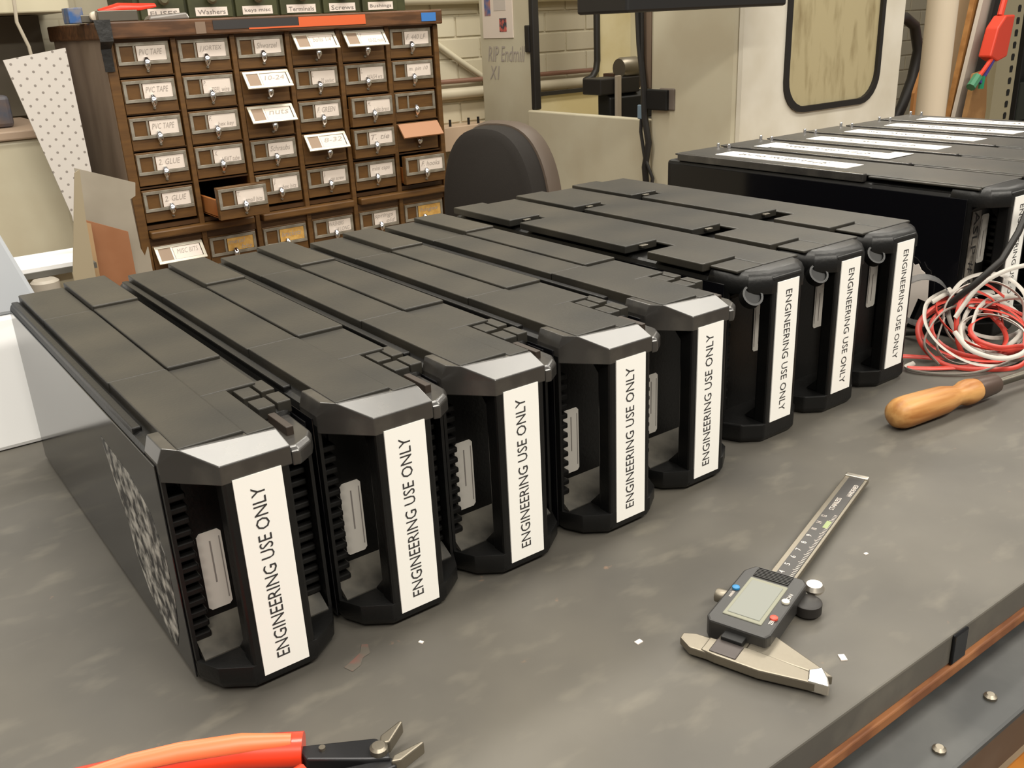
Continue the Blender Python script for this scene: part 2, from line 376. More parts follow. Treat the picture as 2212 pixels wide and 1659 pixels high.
# ================================================================== white box and bin on the bench
wb = empty('storage_tub', 'white plastic storage tub on the bench behind the scraped battery pack', 'tub', (-.12, .42, 0))
wpl = mat('bright_white_plastic', (250, 250, 250), .45); fro = mat('frosted_plastic', (206, 210, 216), .35, trans=.25)
def tubring(z):
    k = z/.22; xr = .2336-.28*z
    return [(-.30+.06*k, .012+.02*k, z), (xr, .004+.03*k, z), (xr, .23-.03*k, z), (-.30+.06*k, .23-.03*k, z)]
MB().rings([tubring(0), tubring(.112)]).build('tub_body', wpl, wb, .004)
MB().rings([tubring(.112), tubring(.205)]).build('upper_band', fro, wb, .003)
MB().rings([[(x*1.02, y, z) for x, y, z in tubring(.205)], [(x*1.02, y, z) for x, y, z in tubring(.215)]]).build('tub_rim', wpl, wb, .003)
# ================================================================== digital caliper
cal = empty('digital_caliper', 'digital caliper with black display housing lying on the bench', 'caliper', (.345, -.1275, 0))
ang = math.atan2(-.083+.1545, .497-.279); cal.rotation_euler[2] = ang     # beam direction
def cbx(n, a, b, m, par=cal, bev=.0006, **k): return bx(n, a, b, m, par, bev, **k)
bm_ = cbx('beam', (-.074, -.0078, .0035), (.163, .0082, .0072), steel)
cbx('scale_plate', (-.0, -.0060, .0070), (.158, .0046, .0076), mat('black_scale', (48, 45, 43), .4), bm_, 0)
cbx('beam_end', (.1585, -.0078, .0030), (.1635, .0082, .0082), mat('bright_steel', (215, 208, 196), .3, 1))
for k in range(9):
    text('scale_number', str(k+4), (.014+k*.0098, .0004, .0077), (.0022, 0, 0), (0, .0034, 0), card, bm_)
    for j in range(5): cbx('scale_tick', (.011+k*.0098+j*.00196, -.0056, .0076), (.0113+k*.0098+j*.00196, -.0036 if j else -.0026, .00772), card, bm_, 0)
text('scale_lettering', 'STAINLESS', (.104, -.0008, .0077), (.019, 0, 0), (0, .0032, 0), card, bm_)
text('scale_lettering', 'HARDENED', (.128, -.0052, .0077), (.019, 0, 0), (0, .0030, 0), card, bm_)
cbx('green_sticker', (.078, -.0050, .0076), (.088, -.0018, .0078), mat('green_sticker', (140, 152, 106), .6), bm_, 0)
# main jaws: fixed and sliding
def jaw(name, pl, z0, z1, m): return MB().prism(pl, 'z', z0, z1).build(name, m, cal, .0008)
jaw('fixed_jaw', [(-.078,.012),(-.066,.012),(-.066,.010),(-.064,-.012),(-.0665,-.050),(-.0725,-.0545),(-.079,-.020),(-.079,.004)], .002, .0078, steel)
jaw('sliding_jaw', [(-.0655,-.050),(-.0635,-.0535),(-.0595,-.046),(-.046,-.016),(-.046,-.008),(-.0655,-.008)], .002, .0075, steel)
jaw('jaw_tip', [(-.0730,-.0548),(-.0668,-.0520),(-.0600,-.0470),(-.0655,-.0415),(-.0742,-.0440)], .0018, .0084, mat('polished_steel', (235, 230, 220), .22, 1))
jaw('inside_jaw', [(-.0785,.0085),(-.0655,.0085),(-.0660,.020),(-.0690,.0265),(-.0735,.0262),(-.0790,.018)], .002, .0070, steel)
hs = MB().prism([(-.060,-.0165),(-.060,.0155),(-.056,.0185),(-.004,.0185),(.004,.014),(.004,-.0150),(.0,-.0180),(-.056,-.0180)], 'z', .0018, .0140).build('display_housing', mat('caliper_black', (44, 43, 42), .4), cal, .0012)
bz = cbx('display_bezel', (-.051, -.0105, .0136), (-.0095, .0118, .0146), mat('display_bezel', (132, 132, 118), .6, spec=.2), hs)
cbx('display', (-.0485, -.0085, .0140), (-.0125, .0098, .0150), mat('display_glass', (128, 130, 124), .55, spec=.2), hs, .0003)
for x, y, c_, n_ in ((-.0245, .0148, (40, 118, 168), 'blue_button'), (-.0235, -.0140, (214, 208, 190), 'white_button'), (-.0415, -.0140, (206, 74, 58), 'red_button')):
    MB().lathe([(.0022, 0), (.0022, .0012), (.0012, .0017)], (x, y, .0139), n=14).build(n_, mat(n_, c_, .4), hs, smooth=True)
for x, y, s_ in ((-.034, .0138, 'mm/in'), (-.0205, -.0152, 'ON'), (-.0475, -.0152, 'ZERO')):
    text('button_lettering', s_, (x, y, .01412), (.006, 0, 0), (0, .0022, 0), card, hs)
for k in range(7):
    cbx('grip_ridge', (-.0072+k*.0015, -.0095, .0138), (-.0066+k*.0015, .0115, .0146), mat('caliper_black', (44, 43, 42), .4), hs, 0)
wh = MB().lathe([(.0072, 0), (.0080, .0006), (.0080, .0066), (.0072, .0072)], (-.0075, -.0215, .0012), n=28).build('thumb_wheel', rubber, cal, smooth=True)
MB().lathe([(.0052, 0), (.0060, .002), (.0045, .0045)], (.0060, -.0205, .0072), n=16).build('wheel_cap', mat('bright_steel', (215, 208, 196), .3, 1), cal, smooth=True)
MB().lathe([(.0042, 0), (.0042, .0070)], (-.027, .0185, .0075), (0, 1, 0), 14).build('lock_screw', steel, cal, .0006, smooth=True)
cbx('recess_shade', (-.0775, -.0072, .0070), (-.0655, .0078, .0084), mat('recess_shade_steel', (74, 68, 66), .4, .5))  # dark inlay painting the shade in the fixed jaw's recess
cbx('depth_block', (-.066, -.0060, .0066), (-.058, .0062, .0105), dark, cal)

# ================================================================== screwdriver
sd = empty('screwdriver', 'screwdriver with varnished wooden handle by the wire heap', 'screwdriver', (.598, -.0395, .0))
sd.rotation_euler[2] = math.atan2(-.0175, .118)
prof = [(.0005,.0),(.006,.0008),(.0105,.004),(.0128,.010),(.0132,.018),(.0126,.040),(.0118,.060),(.0095,.071),(.0084,.076),(.0092,.082),(.0108,.087),(.0110,.094),(.0098,.100),(.0095,.101)]
hd = mat('varnished_wood', (196, 148, 90), .42, c2=(150, 96, 46), scale=34, stretch=(.3, 3, 3), lo=.35, hi=.65, spec=.35)
MB().lathe(prof, (0, 0, .0134), (1, 0, 0), 24).build('wooden_handle', hd, sd, smooth=True)
MB().lathe([(.0098,.1005),(.0100,.104),(.0088,.122),(.0080,.126)], (0, 0, .0134), (1, 0, 0), 24).build('ferrule', mat('brown_ferrule', (78, 62, 54), .42, .3), sd, smooth=True)
MB().lathe([(.0038,.125),(.0038,.30)], (0, 0, .0134), (1, 0, 0), 12).build('shaft', steel_d, sd, smooth=True)

# ================================================================== flush cutters
pl = empty('wire_cutters', 'wire cutters with orange-red grips at the bench front', 'wire cutters', (.085, -.088, 0))
org = mat('orange_red_grip', (222, 62, 34), .3, coat=.4)
orl = mat('pale_orange_grip', (238, 118, 74), .35)
def P(x, y, z): return Vector((x-.085, y+.088, z))
MB().tube([P(-.035,-.022,.009), P(.0,-.038,.0105), P(.02,-.0465,.011), P(.045,-.060,.011), P(.0685,-.0755,.010)], [.0065,.0072,.0075,.0078,.0082], 12, .8).build('grip', org, pl, smooth=True)
MB().tube([P(-.03,-.030,.0155), P(.0,-.0405,.0172), P(.02,-.049,.0178), P(.045,-.062,.0178), P(.064,-.0735,.0165)], [.0022,.0040,.0044,.0044,.0030], 10, .45).build('grip_inlay', orl, pl, smooth=True)
MB().tube([P(-.02,-.075,.009), P(.015,-.088,.010), P(.045,-.096,.010), P(.062,-.0945,.010)], [.0065,.0075,.0078,.0078], 12, .8).build('grip', org, pl, smooth=True)
blade = mat('blackened_steel', (58, 58, 60), .35, .7)
MB().prism([tuple(P(x, y, 0)[:2]) for x, y in [(.066,-.0735),(.066,-.0845),(.088,-.1025),(.0965,-.1085),(.1000,-.0985),(.0975,-.0925)]], 'z', .004, .012).build('blade_arm', blade, pl, .001)
MB().prism([tuple(P(x, y, 0)[:2]) for x, y in [(.060,-.0905),(.062,-.0975),(.085,-.111),(.0975,-.1125),(.0985,-.1065),(.088,-.102)]], 'z', .003, .010).build('blade_arm', blade, pl, .001)
MB().prism([tuple(P(x, y, 0)[:2]) for x, y in [(.0965,-.0985),(.0995,-.0935),(.1120,-.0905),(.1128,-.0920),(.1010,-.1000)]], 'z', .006, .013).build('cutting_jaw', steel, pl, .001)
MB().prism([tuple(P(x, y, 0)[:2]) for x, y in [(.0955,-.1105),(.0985,-.1075),(.1135,-.1080),(.1140,-.1095),(.0995,-.1125)]], 'z', .005, .012).build('cutting_jaw', steel, pl, .001)
MB().lathe([(.0042, 0), (.0042, .003), (.003, .0042)], P(.0945, -.1015, .0115), n=18).build('pivot', steel, pl, smooth=True)
MB().lathe([(.0016, 0), (.0016, .0015)], P(.0745, -.0835, .012), n=10).build('rivet', steel, pl, smooth=True)

# ================================================================== heap of wires
wcol = {'white': mat('white_wire', (178, 172, 164), .4), 'red': mat('red_wire', (188, 62, 50), .4)}
def wire(kind, pts, lab, r=.0022):
    # Catmull-Rom
    P_ = [Vector(p) for p in pts]; P_ = [P_[0]] + P_ + [P_[-1]]; out = []
    for i in range(1, len(P_)-2):
        for k in range(8):
            t = k/8; a, b, c, d = P_[i-1], P_[i], P_[i+1], P_[i+2]
            out.append(.5*((2*b)+(-a+c)*t+(2*a-5*b+4*c-d)*t*t+(-a+3*b-3*c+d)*t**3))
    out.append(P_[-2])
    for q in out: q.z = max(q.z, .0018)
    o = MB().tube(out, r, 6, .4).build('wire', wcol[kind], smooth=True)
    return tag(o, lab, 'wire', '%s wires in the tangled heap' % kind)
def loop(kind, c, rx, rz, yaw, tilt, start, turns, drift):
    pts = []; n = int(turns*9)
    for k in range(n+1):
        a = start + 2*math.pi*turns*k/n
        f = 1 + .12*math.sin(3.1*a*.37+start)
        p = Vector((rx*f*math.cos(a), 0, rz*f*math.sin(a)))
        p.rotate(Matrix.Rotation(tilt, 3, 'X')); p.rotate(Matrix.Rotation(yaw, 3, 'Z'))
        q = Vector(c) + p + Vector(drift)*(k/n)
        q.z = max(q.z, .002 + .002*random.random())
        pts.append(q)
    return pts
wl = 'flat white wire looped in the heap before the taped battery packs'
rl = 'flat red wire looped in the heap before the taped battery packs'
lean = -.75
for i in range(9):
    c = (.802+.012*(i % 4)+random.uniform(-.014, .020), .004+random.uniform(-.020, .012), .030+random.uniform(-.012, .010))
    wire('white', loop('w', c, random.uniform(.028, .062), random.uniform(.024, .046), R(-38+random.uniform(-30, 30)), lean+random.uniform(-.55, .45), random.uniform(0, 6.28), random.uniform(1.0, 1.5), (random.uniform(-.012, .014), random.uniform(-.010, .010), random.uniform(-.006, .010))), wl)
for i in range(6):
    c = (.798+.010*(i % 3)+random.uniform(-.006, .012), .004+random.uniform(-.014, .010), .027+random.uniform(-.006, .006))
    wire('red', loop('r', c, random.uniform(.028, .056), random.uniform(.022, .040), R(-38+random.uniform(-30, 30)), lean+random.uniform(-.55, .45), random.uniform(0, 6.28), random.uniform(1.0, 1.4), (random.uniform(-.010, .012), random.uniform(-.010, .010), random.uniform(-.006, .008))), rl)
wire('white', [(.745,.030,.003),(.727,.027,.003),(.735,.004,.002),(.760,-.020,.003),(.80,-.030,.006),(.84,-.035,.012)], 'flat white wire end bent back at the edge of the heap')
wire('red', [(.722,.062,.003),(.745,.045,.006),(.772,.020,.004),(.80,.0,.006),(.82,-.025,.01)], 'flat red wire end reaching toward the last lettered battery pack')
wire('red', [(.727,.026,.004),(.745,.010,.003),(.775,-.010,.003),(.81,-.025,.004)], 'flat red wire lying folded under a white wire')
wire('white', [(.79,.020,.040),(.82,.016,.066),(.86,.006,.078),(.91,-.006,.074),(.97,-.012,.05)], 'white wire arching up over the heap')
wire('white', [(.85,-.03,.040),(.87,-.018,.055),(.90,-.008,.074),(.93,-.004,.086)], 'straight stiff white wire rising out of the heap', .0022)
cb = MB().tube([(.812,.085,.0045),(.808,.06,.012),(.800,.036,.045),(.802,.012,.072),(.819,-.002,.095),(.838,-.004,.118),(.849,-.004,.136),(.866,-.006,.156),(.905,-.028,.160),(.98,-.06,.115),(1.05,-.08,.045),(1.09,-.09,.0045),(1.22,-.085,.0045)], .0032, 10).build('power_cable', rubber, smooth=True)
tag(cb, 'thick black cable hanging before the taped battery packs', 'cable')
# clear tape ring, torn paper
rg = MB(); ro, ri = .0245, .0232
n = 32
rg.rings([[Vector((rr*math.cos(2*math.pi*k/n), yy, .0249+rr*math.sin(2*math.pi*k/n))) for k in range(n)] for rr, yy in ((ro, -.009), (ro, .009), (ri, .009), (ri, -.009), (ro, -.009))], cap=False)
tag(rg.build('tape_loop', mat('clear_tape_film', (205, 205, 205), .15, trans=.85), smooth=True, loc=(.800, .060, .022)), 'loop of clear sticky tape standing beside the turned over packs', 'tape')
D.objects['tape_loop'].rotation_euler[2] = R(-52)
tag(MB().prism([(.118, .0), (.118, .080), (.103, .076), (.098, .074), (.094, .070), (.090, .072), (.086, .066), (.082, .064), (.080, .058), (.077, .060), (.0755, .034), (.086, .036), (.097, .0)], 'x', .8365, .8373).build('torn_paper', mat('torn_paper', (205, 196, 188), .7)), 'torn white paper scrap leaning on the bare dark battery pack side', 'paper')
# debris
crl = ['white paper crumb between the lettered packs and the caliper jaws', 'white paper crumb beside the bright caliper jaw tip', 'tiny white crumb before the second lettered pack', 'tiny white crumb beside the caliper beam']
for i, (x, y, s_) in enumerate([(.253, -.108, .0020), (.326, -.187, .0024), (.160, -.03, .0013), (.424, -.135, .0012)]):
    o = bx('paper_crumb', (-s_, -s_*.7, 0), (s_, s_*.7, .0006), card, loc=(x, y, 0)); o.rotation_euler[2] = i
    tag(o, crl[i], 'crumb', 'paper crumbs on the bench')
sm = MB().add([(.116,-.022,.0003),(.118,-.028,.0003),(.124,-.026,.0003),(.128,-.021,.0003),(.133,-.020,.0003),(.136,-.012,.0003),(.133,-.010,.0003),(.129,-.016,.0003),(.123,-.019,.0003)], [(0,1,2,3,4,5,6,7,8)]).build('red_smear', mat('red_mark', (108, 78, 70), .6, c2=(90, 84, 76), scale=90, lo=.42, hi=.58))
tag(sm, 'faint red smear on the bench before the lettered packs', 'stain')

# ================================================================== card cabinet
CY = 2.10
cab = empty('card_cabinet', 'old brown wooden card catalogue cabinet with labelled drawers', 'cabinet', (1.07, CY, FZ))
def cb_(n, a, b, m, par=cab, bev=0, **k):
    sh = lambda p: (p[0]-1.07, p[1]-CY, p[2]-FZ)
    return bx(n, sh(a), sh(b), m, par, bev, **k)
cols = [.623, .775, .929, 1.082, 1.233, 1.388]
rows = [.308, .219, .130, .041, -.053]
cb_('back_panel', (.60, CY+.48, FZ), (1.545, CY+.50, .318), wood_d)
cb_('side_panel', (.595, CY+.002, FZ), (.612, CY+.50, .318), cab_side)
cb_('side_panel', (1.535, CY+.002, FZ), (1.552, CY+.50, .318), wood_d)
top = cb_('top_board', (.588, CY-.024, .318), (1.558, CY+.52, .358), wood_top, bev=.004)
cb_('top_rail', (.612, CY+.0, .312), (1.535, CY+.02, .319), wood_d)
for i, c in enumerate(cols + [1.552]):
    x0 = .5955 if i == 0 else c-.0165
    x1 = cols[0]-.003 if i == 0 else (c-.003 if i < 6 else 1.5515)
    cb_('stile', (x0, CY-.004, FZ+.05), (x1, CY+.02, .3175), wood, bev=.002)
for i in range(1, 6): cb_('divider', (cols[i]-.012, CY+.02, -.28), (cols[i]-.008, CY+.48, .317), wood_d)
for r_ in rows[1:]: cb_('shelf', (.612, CY+.004, r_+.0085), (1.535, CY+.48, r_+.0125), wood_d)
cb_('shelf', (.612, CY+.004, -.150), (1.535, CY+.48, -.139), wood_d)
for x0, x1 in ((.622, .905), (.930, 1.214), (1.235, 1.535)):
    cb_('ledge_moulding', (x0, CY-.020, -.172), (x1, CY+.02, -.152), wood, bev=.004)
cb_('lower_rail', (.612, CY+.002, -.192), (1.535, CY+.02, -.172), wood_d)
cb_('base_panel', (.612, CY+.004, FZ), (1.535, CY+.02, -.30), wood_d)
cb_('tape_strip', (.866, CY-.0255, .330), (1.100, CY-.0240, .352), mat('black_cloth_tape', (52, 50, 50), .5), top)
cb_('tape_strip', (.960, CY-.0256, .327), (1.302, CY-.0242, .331), mat('orange_tape', (214, 98, 52), .5), top)
cb_('tape_strip', (1.101, CY-.0256, .331), (1.302, CY-.0242, .352), mat('orange_tape', (214, 98, 52), .5), top)
cb_('tape_strip', (1.485, CY-.0256, .327), (1.534, CY-.0242, .350), mat('blue_tape', (58, 118, 190), .5), top)
cb_('tape_strip', (.820, CY-.0256, .322), (.846, CY-.0242, .350), mat('clear_dirty_tape', (132, 112, 96), .35), top)
for o in [ch for ch in cab.children if ch.name.startswith('tape_strip')]: pass
words = [['PVC TAPE', 'J JORTEX', 'Shwarzel', 'bolts 1/4', 'T. 10-32 nuts', 'F. 440 LF'],
         ['PVC TAPE', 'P. TEFL wire', '10-24', 'L 6-32 socket', 'L. WASH ers', 'm. pin 10'],
         ['PVC TAPE', 'F. hex key', 'nuts', 'F. GREEN', 'M. bolts brass', ''],
         ['2. GLUE', 'X. HEAT tube', 'Schraubs', '8-32', 'T. tie', ''],
         ['2. GLUE', 'T. small bits', 'J. hex bits', 'J. cap screw', 'mini caps', 'F. hooks']]
tilted = {(0, 3), (0, 4), (1, 2), (2, 2), (3, 3)}
pulled = {(4, 1): .125, (2, 4): .022, (3, 4): .018, (4, 5): .030, (4, 4): .004}
proto = {}
def drawer(ri, ci, zt, txt, tilt=False, out=0, cardm=None, brown_flap=False, pull=True):
    c = cols[ci]; wd = min((cols+[1.552])[ci+1]-.0205 - c, .140)
    sh = Vector((c-1.07, -out, zt-FZ))
    d = bx('drawer', (-.001, 0, -.078), (wd, .018, .005), wood, cab, .0015); d.location = sh
    if out > .015:
        for x in (.004, wd-.012): bx('drawer_side', (x, .018, -.074), (x+.008, .018+max(out, .05)+.05, -.030), wood_in, d)
        bx('drawer_bottom', (.004, .018, -.076), (wd-.004, .018+max(out, .05)+.05, -.072), wood_in, d)
    if brown_flap:
        f = bx('tilted_flap', (0, -.006, -.050), (wd-.002, 0, 0), mat('flap_wood', (172, 122, 86), .5), d, .001); f.rotation_euler[0] = R(-42); f.location = (0, -.002, .0)
    else:
        fr = MB()
        fw, fh, t_ = wd-.004, .052, .0078
        for a, b in (((0, -.004, -fh), (fw, 0, -fh+t_)), ((0, -.004, -t_), (fw, 0, 0)), ((0, -.004, -fh+t_), (t_, 0, -t_)), ((fw-t_, -.004, -fh+t_), (fw, 0, -t_)), ((.040, -.0035, -fh+t_), (.045, 0, -t_))): fr.box(a, b)
        bright = mat('lit_nickel_frame', (212, 206, 190), .42, .3)  # lit copy of the nickel: light caught by tilted frames, painted in
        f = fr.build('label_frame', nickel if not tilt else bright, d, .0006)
        if txt:
            k = bx('card', (.046, -.0022, -fh+t_+.001), (fw-t_-.002, -.0006, -t_-.0005), cardm or card, d)
        if tilt:
            bk = bx('card_back', (.002, -.0018, -fh+.002), (.044, -.0008, -.003), mat('brownish_card', (150, 128, 108), .6), d)
        l_ = None
        if txt:
            if ' ' in txt and len(txt) > 9:
                a, b = txt.split(' ', 1); l_ = text('lettering', a+'   \n      '+b, (.050, -.0026, -.040), (fw-.062, 0, 0), (0, 0, .029), ink3, d, .3)
            else: l_ = text('lettering', txt, (.054, -.0026, -.029), (fw-.070, 0, 0), (0, 0, .014), ink3, d, .3)
        f.location = (.001, 0, .001)
        if txt: k.location = (.003, 0, .001)
        if tilt:
            for q in [f, bk] + ([k, l_] if txt else []): q.rotation_euler[0] = R(-38); q.location = (.003, -.001, .001)
    if pull:
        oy = -.03 if tilt else -.002
        px = .068
        if 'pull' not in proto:
            m_ = MB(); rs = []
            for i in range(7):
                a = i/6; r = .0085*math.sin(math.pi*(.18+.72*a))
                rs.append([Vector((r*math.cos(2*math.pi*k/12), -.012*math.sin(math.pi*(.1+.75*a))*.9 + r*.7*math.sin(2*math.pi*k/12), -.030*a)) for k in range(12)])
            m_.rings(rs); pu = m_.build('finger_pull', chrome, d, smooth=True); proto['pull'] = pu.data
            MB().lathe([(.0034, 0), (.0034, .004), (.002, .006)], (0, 0, 0), (0, -1, 0), 10).build('rod_knob', nickel, d, smooth=True); proto['knob'] = [c_ for c_ in d.children if c_.name.startswith('rod_knob')][0].data
        else:
            pu = D.objects.new('finger_pull', proto['pull']); col.objects.link(pu); pu.parent = d
            kb_ = D.objects.new('rod_knob', proto['knob']); col.objects.link(kb_); kb_.parent = d
        for q in d.children:
            if q.name.startswith('finger_pull'): q.location = (px, oy*.55 if tilt else -.003, -.034)
            if q.name.startswith('rod_knob'): q.location = (px+.001, -.001, -.067)
    return d
for ri, zt in enumerate(rows):
    for ci in range(6):
        drawer(ri, ci, zt, words[ri][ci], (ri, ci) in tilted, pulled.get((ri, ci), 0), brown_flap=(ri, ci) == (3, 5), pull=True)
low = ['MISC BITS', 'metal bits', 'brackets', 'WASHERS 1/4 LONG', 'springs old', 'hinges']
for ci in range(6):
    drawer(5, ci, -.1975, low[ci], ci == 0, 0, card_y if ci in (1, 2, 5) else card)

# things on and at the cabinet
s_ = empty('tape_wrap', 'black cloth tape wrapped over the cabinet corner', 'tape', (.600, CY-.02, .36))
MB().add([(-.022,.02,.0012),(.016,.02,.0012),(.016,-.0075,.0012),(-.022,-.0075,.0012),(-.016,-.011,-.045),(.015,-.011,-.045),(-.012,.013,-.062),(.012,.013,-.062),(-.011,.013,-.115),(.012,.013,-.115)],
         [(0,1,2,3),(3,2,5,4),(4,5,7,6),(6,7,9,8)]).build('tape_flap', mat('shiny_black_tape', (38, 37, 36), .3, bump=.5, bscale=60), s_)
so = s_.children[0].modifiers.new('thick', 'SOLIDIFY'); so.thickness = .002
gu = empty('parts_drawer_unit', 'dark green steel small-parts drawer unit on top of the cabinet', 'drawer unit', (.755, 2.30, .3585))
grn = mat('olive_green_steel', (66, 68, 40), .45, c2=(56, 58, 34), scale=20)
bx('unit_body', (-.01, .012, 0), (.82, .25, .20), grn, gu, .002)
xs = [.0, .128, .262, .395, .53, .660, .79]
lt_ = ['FUSES', 'Washers', 'keys misc', 'Terminals', 'Screws', 'Bushings']
for i in range(6):
    d = bx('small_drawer', (xs[i]+.004, 0, .003), (xs[i+1]-.006, .02, .19), grn, gu, .002)
    lp = bx('drawer_label', (xs[i]+.022, -.0015, .008), (xs[i+1]-.022, -.0002, .030), card, d)
    text('lettering', lt_[i], (xs[i]+.028, -.0021, .012), (xs[i+1]-xs[i]-.056, 0, 0), (0, 0, .012), ink2, d)
    MB().lathe([(.005, 0), (.005, .008), (.014, .012), (.015, .018), (.009, .023)], ((xs[i]+xs[i+1])/2, 0, .052), (0, -1, 0), 18).build('round_knob', mat('knob_brass', (120, 116, 92), .35, .6), d, smooth=True)
tl = empty('red_handled_tool', 'red handled cutting tool lying on the cabinet corner', 'tool', (.62, CY+.07, .3585))
MB().tube([(.0,0,.024),(.05,.0,.034),(.10,.01,.033),(.145,.02,.036)], [.008,.012,.011,.006], 10, .6).build('red_handle', mat('red_plastic', (226, 56, 34), .3), tl, smooth=True)
MB().prism([(-.05,-.02),(.075,-.03),(.085,.0),(-.03,.015)], 'z', .0, .018).build('metal_jaw', steel_d, tl, .002)
MB().lathe([(.011, 0), (.011, .012), (.008, .014)], (-.02, -.026, .014), (0, -1, 0), 16).build('pivot_nut', mat('cream_nut', (222, 210, 190), .4), tl, smooth=True)
tag(bx('blade_box', (.600, CY+.01, .3585), (.695, CY+.04, .384), steel_d, bevel=.002), 'small grey steel case at the cabinet top edge', 'case')
tag(bx('blue_pack', (.555, CY+.10, .3585), (.590, CY+.16, .395), mat('blue_card', (52, 92, 148), .5, c2=(120, 120, 128), scale=40), bevel=.002), 'small blue packet at the back corner of the cabinet top', 'packet')
bl = MB().rings([[(0,0,0),(.105,0,0),(.105,.05,0),(0,.05,0)], [(.004,.004,.012),(.10,.004,.016),(.098,.046,.016),(.01,.046,.012)]]).build('blister_pack', mat('clear_blister', (150, 142, 134), .15, trans=.5), None, .004, loc=(.725, CY+.03, .3585))
tag(bl, 'clear plastic blister pack on the cabinet top', 'package')

# ================================================================== left side background
peg = MB().prism([(-.075, .370), (.064, .390), (.066, .10), (.06, -.81), (.01, -.81), (.000, 0.0)], 'y', 0, .006).build('pegboard', peg_mat(), loc=(.447, 2.10, -.085))
tag(peg, 'white perforated board leaning beside the card cabinet', 'board')
def sheet(name, pts, y, m, label, cat, th=.006):
    k = (y+.42)/2.17; pts = [(-.05+(x+.05)*k, max(.324+(z-.324)*k, FZ+.004)) for x, z in pts]
    x0 = sum(p[0] for p in pts)/len(pts)
    o = MB().prism([(x-x0, z-FZ) for x, z in pts], 'y', 0, th).build(name, m, loc=(x0, y, FZ)); return tag(o, label, cat)
sheet('plastic_sheet', [(.403, .070), (.520, .024), (.515, -.004), (.503, -.010), (.505, -.12), (.512, -.14), (.522, -.12), (.52, -.88), (.42, -.88), (.392, -.2)], 1.78, mat('pale_grey_plastic', (150, 142, 128), .3, c2=(164, 156, 142), scale=5), 'pale grey plastic sheet with torn edge leaning on the cabinet', 'sheet')
sheet('brown_sheet', [(.402, -.040), (.485, -.079), (.480, -.88), (.370, -.88)], 1.75, mat('brown_paper_sheet', (156, 108, 76), .5, c2=(144, 96, 64), scale=6), 'brown paper covered sheet leaning before the pale plastic', 'sheet')
sheet('clear_sheet', [(.404, -.046), (.412, -.05), (.385, -.88), (.36, -.88)], 1.742, mat('tan_edge', (176, 146, 110), .4), 'narrow tan edged sheet before the brown sheet', 'sheet', .004)
sheet('grey_strip', [(.401, .060), (.412, .066), (.404, -.04), (.375, -.88), (.345, -.88), (.355, -.15)], 1.63, mat('beige_strip', (162, 150, 126), .45), 'beige plastic strip leaning at the side of the sheets', 'strip', .004)
lc = empty('metal_cabinet', 'cream metal cabinet standing behind the perforated board', 'cabinet', (.05, 2.2, FZ))
bx('cabinet_body', (-.5, 0, .02), (.42, .45, 1.00), beige, lc, .01)
bx('cabinet_top', (-.51, -.01, 1.00), (.43, .46, 1.022), mat('pinkish_top', (172, 150, 130), .5), lc, .004)
bx('plinth', (-.48, .02, 0), (.40, .43, .02), dark, lc)
sb = empty('side_bench', 'low bench with white board at the back of the workshop', 'bench', (.15, 1.75, FZ))
bx('white_board', (-.6, -.05, .778), (.235, .10, .786), mat('board_white', (240, 240, 240), .5), sb)
bx('board_edge', (-.6, -.056, .766), (.245, .10, .778), mat('board_edge_grey', (92, 90, 84), .5), sb)
bx('bench_front', (-.6, -.02, .62), (.20, .09, .766), beige, sb)
for x in (-.55, .10): bx('leg', (x, 0, 0), (x+.06, .06, .62), dark, sb)
MB().lathe([(.020, 0), (.020, .05), (.028, .052), (.028, .12), (.022, .125)], (.135, -.072, .64), n=18).build('pipe_fitting', mat('grey_pipe', (168, 160, 148), .45), sb, smooth=True)
hb = bx('wall_cabinet', (-.8, 2.45, .392), (.62, 2.74, 1.1), mat('cream_cabinet', (206, 198, 172), .45), bevel=.004)
tag(hb, 'cream wall cabinet above the perforated board', 'cabinet')
db = bx('blue_machine_part', (-.2, 2.30, .1225), (.40, 2.45, .20), mat('blue_grey_part', (72, 78, 92), .5, c2=(110, 92, 80), scale=12), bevel=.01)
tag(db, 'blue grey part lying on the cream metal cabinet', 'machine part')
ds = bx('dark_shelf_back', (-.8, 2.66, .125), (.58, 2.74, .39), mat('grey_brown_panel', (104, 96, 80), .6, c2=(92, 84, 70), scale=3))
tag(ds, 'grey brown panel on the wall under the cream wall cabinet', 'panel')
cd = MB().tube([(.475, 2.40, .60), (.478, 2.40, .42), (.474, 2.40, .37), (.490, 2.40, .31), (.495, 2.40, .20), (.49, 2.40, .145)], .0045, 8).build('hanging_cord', mat('cord_cream', (186, 176, 158), .5), smooth=True)
tag(cd, 'cream cord hanging from the wall cabinet', 'cord')

# ================================================================== wall pipes
def wall_pipe(n, pts, r, c, l): return tag(MB().tube(pts, r, 12).build(n, mat('pipe_'+n+str(len(D.materials)), c, .45), smooth=True), l, 'pipe')
wall_pipe('wall_pipe', [(1.70, 2.715, .068), (2.60, 2.715, .062), (3.4, 2.715, .06)], .020, (212, 202, 178), 'thick cream pipe running along the brick wall')
wall_pipe('wall_pipe', [(1.70, 2.72, .112), (2.60, 2.72, .106), (3.4, 2.72, .104)], .009, (140, 104, 86), 'thin reddish pipe above the thick cream pipe')
wall_pipe('wall_conduit', [(1.70, 2.725, .44), (1.92, 2.725, .262), (2.02, 2.725, .195), (2.17, 2.725, .10), (2.2, 2.725, .085)], .011, (214, 206, 182), 'cream hose slanting down the brick wall')
wall_pipe('wall_pipe', [(1.70, 2.71, .405), (2.8, 2.71, .398)], .022, (224, 216, 192), 'high cream pipe along the top of the brick wall')
wr = empty('tool_ledge', 'pale wooden ledge with pegs on the wall behind the chair', 'ledge', (1.98, 2.66, -.05))
